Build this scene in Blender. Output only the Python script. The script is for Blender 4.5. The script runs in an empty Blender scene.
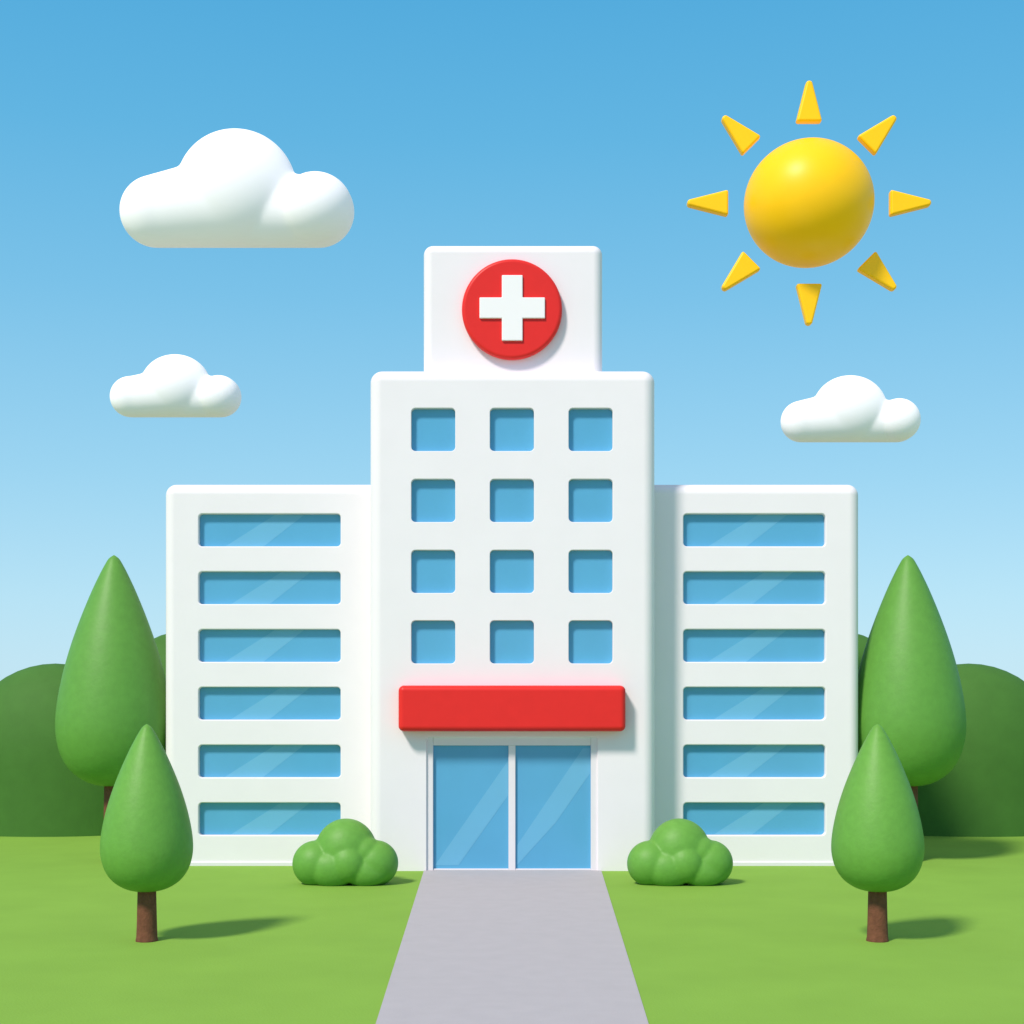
import bpy, bmesh, math, random
from mathutils import Vector, Matrix
random.seed(4)
scene = bpy.context.scene
coll = scene.collection

# ------------------------------------------------------------------ materials
def mat(name, col, rough=0.5, var=0.0, vscale=3.0, bump=0.0, bscale=30.0, spec=0.3, emit=0.0, ecol=(1, 1, 1)):
    m = bpy.data.materials.new(name); m.use_nodes = True
    nt = m.node_tree; b = nt.nodes["Principled BSDF"]
    b.inputs["Roughness"].default_value = rough
    b.inputs["Specular IOR Level"].default_value = spec
    if emit:
        b.inputs["Emission Color"].default_value = ecol+(1,)
        b.inputs["Emission Strength"].default_value = emit
    tc = nt.nodes.new("ShaderNodeTexCoord")
    n = nt.nodes.new("ShaderNodeTexNoise"); n.inputs["Scale"].default_value = vscale
    n.inputs["Detail"].default_value = 6
    nt.links.new(tc.outputs["Object"], n.inputs["Vector"])
    r = nt.nodes.new("ShaderNodeValToRGB"); r.name = "ramp"
    r.color_ramp.elements[0].position = 0.3; r.color_ramp.elements[1].position = 0.7
    r.color_ramp.elements[0].color = tuple(c*(1-var) for c in col)+(1,)
    r.color_ramp.elements[1].color = tuple(min(1, c*(1+var)) for c in col)+(1,)
    nt.links.new(n.outputs["Fac"], r.inputs["Fac"])
    nt.links.new(r.outputs["Color"], b.inputs["Base Color"])
    if bump:
        n2 = nt.nodes.new("ShaderNodeTexNoise"); n2.inputs["Scale"].default_value = bscale
        n2.inputs["Detail"].default_value = 8
        nt.links.new(tc.outputs["Object"], n2.inputs["Vector"])
        bp = nt.nodes.new("ShaderNodeBump"); bp.inputs["Strength"].default_value = bump
        bp.inputs["Distance"].default_value = 0.05
        nt.links.new(n2.outputs["Fac"], bp.inputs["Height"])
        nt.links.new(bp.outputs["Normal"], b.inputs["Normal"])
    return m

M_white = mat("white_render", (0.865, 0.815, 0.84), 0.55, 0.012, 0.6, 0.04, 25, 0.2)
M_frame = mat("white_frame", (0.80, 0.76, 0.785), 0.4, 0.01)
M_glass = mat("blue_glass", (0.105, 0.385, 0.62), 0.12, 0.03, 0.5, 0, 1, 0.3)
M_reflection = mat("painted_reflection", (0.15, 0.44, 0.66), 0.2, 0.02, 0.5, 0, 1, 0.3)  # lighter blue for reflection streaks painted onto the glass
M_red = mat("red_enamel", (0.78, 0.026, 0.022), 0.4, 0.02, 2, 0, 1, 0.22)
M_cross = mat("white_enamel", (0.92, 0.885, 0.89), 0.4, 0.0)
M_grass = mat("grass", (0.225, 0.410, 0.060), 0.9, 0.04, 0.35, 0.2, 14, 0.1)
M_path = mat("concrete_path", (0.45, 0.425, 0.435), 0.85, 0.025, 1.5, 0.12, 20, 0.15)
M_bounce = mat("bounce_neutral", (0.46, 0.39, 0.38), 0.85, 0.04, 1.5, 0.12, 20, 0.15)  # neutral tone for the added slab that tames green bounce
M_leaf = mat("foliage_light", (0.135, 0.345, 0.050), 0.5, 0.05, 5, 0.14, 9, 0.3)
M_leafd = mat("foliage_mid", (0.120, 0.315, 0.048), 0.5, 0.05, 3, 0.14, 6, 0.3)
M_hedge = mat("foliage_dark", (0.060, 0.170, 0.027), 0.7, 0.05, 1.2, 0.12, 4, 0.2)
M_bark = mat("bark", (0.18, 0.07, 0.038), 0.8, 0.2, 6, 0.5, 20, 0.2)
M_cloud = mat("cloud_white", (0.95, 0.92, 0.94), 0.9, 0.0, 1, 0, 1, 0.0, 0.13)  # faint emission added to whiten the shaded undersides
M_sun = mat("sun_yellow", (1.0, 0.57, 0.004), 0.42, 0.015, 1, 0, 1, 0.3, 0.14, (1, 0.42, 0.0))  # orange glow added to offset olive shading underneath

# ground colour fades to neutral beyond the hedge, added to cut green bounce
nt = M_grass.node_tree
geo = nt.nodes.new("ShaderNodeNewGeometry"); sx = nt.nodes.new("ShaderNodeSeparateXYZ")
nt.links.new(geo.outputs["Position"], sx.inputs[0])
mr = nt.nodes.new("ShaderNodeMapRange"); mr.inputs[1].default_value = 26; mr.inputs[2].default_value = 40
nt.links.new(sx.outputs["Y"], mr.inputs[0])
mx = nt.nodes.new("ShaderNodeMix"); mx.data_type = 'RGBA'
mx.inputs[7].default_value = (0.42, 0.38, 0.33, 1)
nt.links.new(mr.outputs[0], mx.inputs[0]); nt.links.new(nt.nodes["ramp"].outputs["Color"], mx.inputs[6])
nt.links.new(mx.outputs[2], nt.nodes["Principled BSDF"].inputs["Base Color"])

# ------------------------------------------------------------------ helpers
def obj_from_bm(bm, name, m, parent=None, smooth=False):
    me = bpy.data.meshes.new(name)
    bmesh.ops.recalc_face_normals(bm, faces=bm.faces[:])
    bm.to_mesh(me); bm.free()
    if smooth:
        for p in me.polygons: p.use_smooth = True
    if m: me.materials.append(m)
    o = bpy.data.objects.new(name, me); coll.objects.link(o)
    if parent: o.parent = parent
    return o

def empty(name, loc=(0, 0, 0)):
    e = bpy.data.objects.new(name, None); e.location = loc; coll.objects.link(e); return e

def bake(o):
    dg = bpy.context.evaluated_depsgraph_get()
    me = bpy.data.meshes.new_from_object(o.evaluated_get(dg))
    o.modifiers.clear(); o.data = me

def add_box(bm, x0, x1, y0, y1, z0, z1):
    v = [bm.verts.new((x, y, z)) for x in (x0, x1) for y in (y0, y1) for z in (z0, z1)]
    for f in ((0,1,3,2),(4,6,7,5),(0,4,5,1),(2,3,7,6),(0,2,6,4),(1,5,7,3)):
        bm.faces.new([v[i] for i in f])

def prism(bm, pts, y0, y1):
    A = [bm.verts.new((x, y0, z)) for x, z in pts]
    B = [bm.verts.new((x, y1, z)) for x, z in pts]
    n = len(pts)
    bm.faces.new(A); bm.faces.new(B[::-1])
    for i in range(n):
        bm.faces.new((A[i], B[i], B[(i+1) % n], A[(i+1) % n]))

def rounded_prism(bm, cx, cz, w, h, r, y0, y1, seg=6):
    pts = []
    for q, (sx, sz) in enumerate(((1,1),(-1,1),(-1,-1),(1,-1))):
        for i in range(seg+1):
            a = math.radians(90*q+90*i/seg)
            pts.append((cx+sx*(w/2-r)+r*math.cos(a), cz+sz*(h/2-r)+r*math.sin(a)))
    prism(bm, pts, y0, y1)

def rounded_box(name, x0, x1, y0, y1, z0, z1, r, m, parent, cutters=None, seg=8, edge=0.05):
    bm = bmesh.new(); add_box(bm, x0, x1, y0, y1, z0, z1)
    o = obj_from_bm(bm, name, m, parent)
    bv = o.modifiers.new("b", 'BEVEL'); bv.width = r; bv.segments = seg; bv.limit_method = 'NONE'
    bake(o)
    if cutters:
        bm = bmesh.new()
        for c in cutters: rounded_prism(bm, *c)
        co = obj_from_bm(bm, "cut", None)
        bo = o.modifiers.new("c", 'BOOLEAN'); bo.object = co; bo.operation = 'DIFFERENCE'; bo.solver = 'EXACT'
        bake(o)
        bpy.data.objects.remove(co)
        b2 = o.modifiers.new("b2", 'BEVEL'); b2.width = edge; b2.segments = 3
        b2.limit_method = 'ANGLE'; b2.angle_limit = math.radians(60)
        bake(o)
    for p in o.data.polygons: p.use_smooth = True
    w = o.modifiers.new("wn", 'WEIGHTED_NORMAL'); w.weight = 80
    return o

def bevel_obj(o, w, seg=4, ang=40):
    b = o.modifiers.new("b", 'BEVEL'); b.width = w; b.segments = seg
    b.limit_method = 'ANGLE'; b.angle_limit = math.radians(ang)
    bake(o)
    for p in o.data.polygons: p.use_smooth = True
    o.modifiers.new("wn", 'WEIGHTED_NORMAL').weight = 80

# ------------------------------------------------------------------ ground, path
bm = bmesh.new()
vs = [bm.verts.new(p) for p in ((-1500,-600,0),(1500,-600,0),(1500,2500,0),(-1500,2500,0))]
bm.faces.new(vs)
obj_from_bm(bm, "ground", M_grass)
def quadprism(bm, pts, z0, z1):
    A=[bm.verts.new((x,y,z0)) for x,y in pts]; B=[bm.verts.new((x,y,z1)) for x,y in pts]
    bm.faces.new(A[::-1]); bm.faces.new(B)
    for i in range(4): bm.faces.new((A[i],A[(i+1)%4],B[(i+1)%4],B[i]))
bm = bmesh.new()
quadprism(bm, ((-3.53,0.3),(-2.86,-31.9),(2.86,-31.9),(3.58,0.3)), -0.05, 0.02)
obj_from_bm(bm, "path", M_path)
bm = bmesh.new()
quadprism(bm, ((-160,-32),(-160,-260),(160,-260),(160,-32)), -0.05, 0.024)  # out-of-view slab, added to neutralise bounce light from the grass
obj_from_bm(bm, "bounce_slab", M_bounce)

# ------------------------------------------------------------------ hospital
H = empty("hospital")
winx = (-3.15, 0, 3.15); winz = (17.66, 14.82, 11.98, 9.16)
cut = [(x, z, 1.76, 1.72, 0.17, -1, 0.34) for x in winx for z in winz]
cut.append((0, 2.15, 6.84, 6.4, 0.1, -1, 0.40))
rounded_box("tower_walls", -5.70, 5.74, 0, 12, -1.5, 20.07, 0.48, M_white, H, cut)
for x in winx:
    for z in winz:
        bm = bmesh.new(); rounded_prism(bm, x, z, 1.755, 1.715, 0.17, 0.28, 0.338)
        obj_from_bm(bm, "window_pane", M_glass, H)
rounded_box("rooftop_block", -3.60, 3.68, 0.9, 8, 19.5, 25.36, 0.38, M_white, H)
wz = [13.83-2.381*i for i in range(6)]
for s in (-1, 1):
    cut = [(s*9.99, z, 5.85, 1.34, 0.15, 0, 2.12) for z in wz]
    xs = sorted((s*14.35, s*4.5))
    rounded_box("wing_walls", xs[0], xs[1], 1.8, 11.5, -1.5, 15.75, 0.45, M_white, H, cut)
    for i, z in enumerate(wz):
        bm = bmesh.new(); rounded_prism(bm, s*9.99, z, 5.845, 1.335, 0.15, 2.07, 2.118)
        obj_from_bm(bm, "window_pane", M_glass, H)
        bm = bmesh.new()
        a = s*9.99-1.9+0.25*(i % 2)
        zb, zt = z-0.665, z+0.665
        prism(bm, ((a, zb), (a+1.6, zb), (a+3.3, zt), (a+2.1, zt)), 2.066, 2.0695)  # slanted strip imitating a reflection across the pane
        obj_from_bm(bm, "painted_reflection", M_reflection, H)
    xs = sorted((s*14.12, s*5.6))
    rounded_box("plinth", xs[0], xs[1], 1.74, 3, -0.3, 0.16, 0.03, M_frame, H)

bm = bmesh.new()
add_box(bm, -3.45, -3.16, 0.10, 0.39, 0.0, 5.36)
add_box(bm, 3.16, 3.45, 0.10, 0.39, 0.0, 5.36)
add_box(bm, -3.158, 3.158, 0.102, 0.39, 5.02, 5.38)
add_box(bm, -0.14, 0.14, 0.14, 0.39, 0.0, 5.018)
add_box(bm, -3.158, -0.142, 0.15, 0.39, 0.0, 0.07)
add_box(bm, 0.142, 3.158, 0.15, 0.39, 0.0, 0.07)
o = obj_from_bm(bm, "door_frame", M_frame, H); bevel_obj(o, 0.02, 2)
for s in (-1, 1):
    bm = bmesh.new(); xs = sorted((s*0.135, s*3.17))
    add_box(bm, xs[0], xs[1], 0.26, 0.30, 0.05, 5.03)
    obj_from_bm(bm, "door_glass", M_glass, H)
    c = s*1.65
    bm = bmesh.new()  # diagonal strips imitate reflections on the door glass
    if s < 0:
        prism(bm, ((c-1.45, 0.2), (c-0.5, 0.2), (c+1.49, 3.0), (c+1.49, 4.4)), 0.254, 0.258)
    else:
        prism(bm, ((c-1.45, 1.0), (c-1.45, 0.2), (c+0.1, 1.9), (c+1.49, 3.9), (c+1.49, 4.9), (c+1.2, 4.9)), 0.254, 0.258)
    obj_from_bm(bm, "painted_reflection", M_reflection, H)
rounded_box("entrance_canopy", -4.50, 4.50, -0.75, 0.1, 5.60, 7.42, 0.22, M_red, H)

bm = bmesh.new()
bmesh.ops.create_cone(bm, cap_ends=True, segments=96, radius1=2.03, radius2=2.03, depth=0.40,
    matrix=Matrix.Translation((0.0, 0.72, 22.63)) @ Matrix.Rotation(math.pi/2, 4, 'X'))
o = obj_from_bm(bm, "cross_sign_disc", M_red, H); bevel_obj(o, 0.16, 6)
bm = bmesh.new()
a, b = 1.32, 0.42
prism(bm, [(x+.01, z+22.64) for x, z in ((-b,a),(b,a),(b,b),(a,b),(a,-b),(b,-b),(b,-a),(-b,-a),(-b,-b),(-a,-b),(-a,b),(-b,b))], 0.42, 0.55)
o = obj_from_bm(bm, "cross_sign_emblem", M_cross, H); bevel_obj(o, 0.035, 3)

# ------------------------------------------------------------------ trees
prof = [(0.006,.0),(0.008,.26),(0.028,.50),(0.07,.73),(0.13,.89),(0.20,.975),(0.275,1.0),(0.37,.965),(0.49,.87),(0.61,.735),
        (0.73,.565),(0.84,.385),(0.915,.245),(0.96,.15),(0.985,.085),(1.0,.0)]
def catmull(P, n=5):
    out = []
    for i in range(len(P)-1):
        p0 = P[max(i-1, 0)]; p1 = P[i]; p2 = P[i+1]; p3 = P[min(i+2, len(P)-1)]
        for k in range(n):
            t = k/n
            out.append(tuple(0.5*((2*p1[j])+(-p0[j]+p2[j])*t+(2*p0[j]-5*p1[j]+4*p2[j]-p3[j])*t*t+(-p0[j]+3*p1[j]-3*p2[j]+p3[j])*t**3) for j in (0,1)))
    out.append(P[-1]); return out
def lathe(bm, P, seg=72):
    rings = []
    for z, r in P:
        if r < 1e-4: rings.append([bm.verts.new((0, 0, z))])
        else: rings.append([bm.verts.new((r*math.cos(2*math.pi*k/seg), r*math.sin(2*math.pi*k/seg), z)) for k in range(seg)])
    for a, b in zip(rings, rings[1:]):
        for k in range(seg):
            k2 = (k+1) % seg
            if len(a) == 1 and len(b) == 1: continue
            if len(a) == 1: bm.faces.new((a[0], b[k2], b[k]))
            elif len(b) == 1: bm.faces.new((a[k], a[k2], b[0]))
            else: bm.faces.new((a[k], a[k2], b[k2], b[k]))
def tree(x, y, zb, zt, R, tr, m):
    T = empty("cypress_tree", (x, y, 0))
    bm = bmesh.new()
    P = [(zb+(zt-zb)*t, max(0, R*r)) for t, r in catmull(prof)]
    lathe(bm, P)
    obj_from_bm(bm, "crown", m, T, True)
    bm = bmesh.new()
    h = zb+(zt-zb)*0.3
    lathe(bm, [(-0.05, 0), (-0.05, tr*1.08), (0.03, tr*1.06), (0.12, tr*1.0), (0.5, tr*.95), (zb, tr*.88), (h, tr*.6), (h, 0)], 32)
    obj_from_bm(bm, "trunk", M_bark, T, True)
tree(-10.54, -16.7, 1.41, 6.26, 1.31, 0.30, M_leaf)
tree(10.55, -16.7, 1.41, 6.26, 1.31, 0.30, M_leaf)
tree(-16.77, 3.2, 3.15, 12.93, 2.38, 0.46, M_leafd)
tree(16.68, 3.2, 3.15, 12.93, 2.36, 0.46, M_leafd)

# ------------------------------------------------------------------ lobed masses
def lobes(name, loc, L, m, voxel=None, smooth_it=3, column=False):
    bm = bmesh.new()
    for (x, y, z, rx, ry, rz) in L:
        res = bmesh.ops.create_uvsphere(bm, u_segments=48, v_segments=24, radius=1)
        for v in res["verts"]:
            c = v.co
            if column and c.z < 0:      # sides run straight down to the ground
                h = math.hypot(c.x, c.y)
                if h > 1e-4: c.x /= h; c.y /= h
            v.co = Vector((x+c.x*rx, y+c.y*ry, z+c.z*rz))
    o = obj_from_bm(bm, name, m)
    if voxel:
        r = o.modifiers.new("r", 'REMESH'); r.mode = 'VOXEL'; r.voxel_size = voxel
        s = o.modifiers.new("s", 'SMOOTH'); s.iterations = smooth_it; s.factor = 0.5
        bake(o)
    for p in o.data.polygons: p.use_smooth = True
    o.location = loc
    return o
def bush(x, s):
    L = [(0, 0.2, 1.26, 1.17, 1.0, 1.23), (-1.12*s, 0, 0.82, .86, .8, .86), (1.12*s, 0.0, 0.84, .86, .8, .86),
         (0.72*s, -0.1, 1.25, .64, .6, .62), (-0.45*s, -0.32, 0.66, .92, .6, .72), (0.15*s, -0.50, 0.85, .66, .5, .68),
         (0.80*s, -0.35, 0.55, .85, .5, .58)]
    lobes("bush", (x, -4.0, -0.06), L, M_leaf, 0.05, 10)
bush(-6.22, 1); bush(6.27, 1)

L = []
for s in (-1, 1):
    L += [(s*23.4, 0.5, 3.4, 5.0, 3, 5.2), (s*17.2, 2, 4.2, 4.4, 3.2, 6.1), (s*31, .8, 3.2, 5.2, 3, 5.4),
          (s*39, 1, 3.2, 5.6, 3, 5.2), (s*47, 1, 3, 5.6, 3, 5.8), (s*56, 1, 3, 5.8, 3, 5.1), (s*10, 2, 3.5, 5.0, 3, 5.4), (s*3.2, 2, 3.5, 5, 3, 5.1)]
lobes("hedge", (0, 16.4, 0), L, M_hedge, column=True)

# ------------------------------------------------------------------ clouds
def cloud(x, z, vox, P):
    S = 0.06; L = []
    for (cx, cz, rx, ry, dy) in P: L.append((cx*S, dy*S, cz*S, rx*S, ry*S, cz*S))
    c0, c1 = P[0], P[-1]; n = 30
    for i in range(n+1):
        t = i/n; r = c0[2]+(c1[2]-c0[2])*t
        L.append(((c0[0]+(c1[0]-c0[0])*t)*S, 0, r*S*0.98, r*S, r*S*0.85, r*S*0.98))
    # left shoulder flows smoothly into the main dome
    k = P[1][2]
    for i in range(12):
        t = i/11
        L.append(((c0[0]*(1-t))*S, -0.02*t*k*S, (c0[1]*(1-t)+P[1][1]*0.8*t)*S, c0[2]*S, (c0[3]*(1-t)+P[1][3]*0.93*t)*S, (c0[1]*(1-t)+P[1][1]*0.8*t)*S))
    lobes("cloud", (x, 30, z), L, M_cloud, vox, 24)
cloud(-16.5, 33.82, 0.10, [(-81,35.5,36,30,0),(0,58,60,42,-2),(81,35,36.5,34,-12)])
cloud(-20.16, 23.60, 0.07, [(-45,20.3,21,17,0),(0,31.3,35,24,-1),(44.5,20.3,21,19,-7)])
cloud(20.25, 22.10, 0.07, [(-48,20.8,21,17,0),(0,33.3,37,25,-1),(47.5,21.3,21.5,19,-7)])

# ------------------------------------------------------------------ sun figure
S = empty("sun", (17.80, 30, 36.42))
bm = bmesh.new(); bmesh.ops.create_uvsphere(bm, u_segments=96, v_segments=48, radius=3.85)
for v in bm.verts: v.co.z *= 0.965
obj_from_bm(bm, "disc", M_sun, S, True)
for k in range(8):
    a = math.radians(45*k)
    bm = bmesh.new()
    prism(bm, ((-0.78, 4.85), (0.78, 4.85), (0.16, 7.3), (-0.16, 7.3)), -0.32, 0.32)
    bmesh.ops.rotate(bm, verts=bm.verts[:], cent=(0,0,0), matrix=Matrix.Rotation(a, 3, 'Y'))
    o = obj_from_bm(bm, "ray_%d" % (k+1), M_sun, S); bevel_obj(o, 0.15, 5, 30)

# ------------------------------------------------------------------ light, sky
EL, AZ = math.radians(47), math.radians(38)
sd = bpy.data.lights.new("sunlight", 'SUN'); sd.energy = 3.7; sd.angle = math.radians(9); sd.color = (1, 0.91, 0.83)
so = bpy.data.objects.new("sunlight", sd); coll.objects.link(so)
d = Vector((math.sin(AZ)*math.cos(EL), math.cos(AZ)*math.cos(EL), -math.sin(EL)))
so.rotation_euler = d.to_track_quat('-Z', 'Y').to_euler(); so.location = (-40, -50, 60)
w = bpy.data.worlds.new("World"); scene.world = w; w.use_nodes = True
nt = w.node_tree; bg = nt.nodes["Background"]
sky = nt.nodes.new("ShaderNodeTexSky"); sky.sky_type = 'NISHITA'; sky.sun_disc = False
sky.sun_elevation = EL; sky.sun_rotation = math.pi+AZ; sky.dust_density = 0.3; sky.ozone_density = 3
tc = nt.nodes.new("ShaderNodeTexCoord"); sp = nt.nodes.new("ShaderNodeSeparateXYZ")
nt.links.new(tc.outputs["Generated"], sp.inputs[0])
rp = nt.nodes.new("ShaderNodeValToRGB"); cr = rp.color_ramp
stops = [(0.0,(.54,.82,.98)),(0.06,(.47,.79,.97)),(0.139,(.34,.70,.93)),(0.252,(.20,.58,.87)),(0.345,(.12,.50,.82)),(0.43,(.08,.44,.78)),(0.6,(.30,.44,.63)),(1.0,(.50,.53,.62))]
cr.elements[0].position = stops[0][0]; cr.elements[0].color = stops[0][1]+(1,)
cr.elements[1].position = 1.0; cr.elements[1].color = stops[-1][1]+(1,)
for p, c in stops[1:-1]:
    e = cr.elements.new(p); e.color = c+(1,)
nt.links.new(sp.outputs["Z"], rp.inputs["Fac"])
sc = nt.nodes.new("ShaderNodeVectorMath"); sc.operation = 'SCALE'; sc.inputs["Scale"].default_value = 10
nt.links.new(rp.outputs["Color"], sc.inputs[0])
mx = nt.nodes.new("ShaderNodeMix"); mx.data_type = 'RGBA'; mx.inputs[0].default_value = 0.15
nt.links.new(sc.outputs[0], mx.inputs[6]); nt.links.new(sky.outputs["Color"], mx.inputs[7])
nt.links.new(mx.outputs[2], bg.inputs["Color"]); bg.inputs["Strength"].default_value = 0.1

# ------------------------------------------------------------------ camera
cd = bpy.data.cameras.new("camera"); cam = bpy.data.objects.new("camera", cd); coll.objects.link(cam)
cam.location = (0, -60, 7.24); cam.rotation_euler = (math.pi/2, 0, 0)
cd.sensor_width = 36; cd.lens = 36*1500/1024; cd.shift_y = (690-512)/1024; cd.clip_end = 5000
scene.camera = cam
scene.view_settings.view_transform = 'Standard'; scene.view_settings.look = 'None'; scene.view_settings.exposure = 0
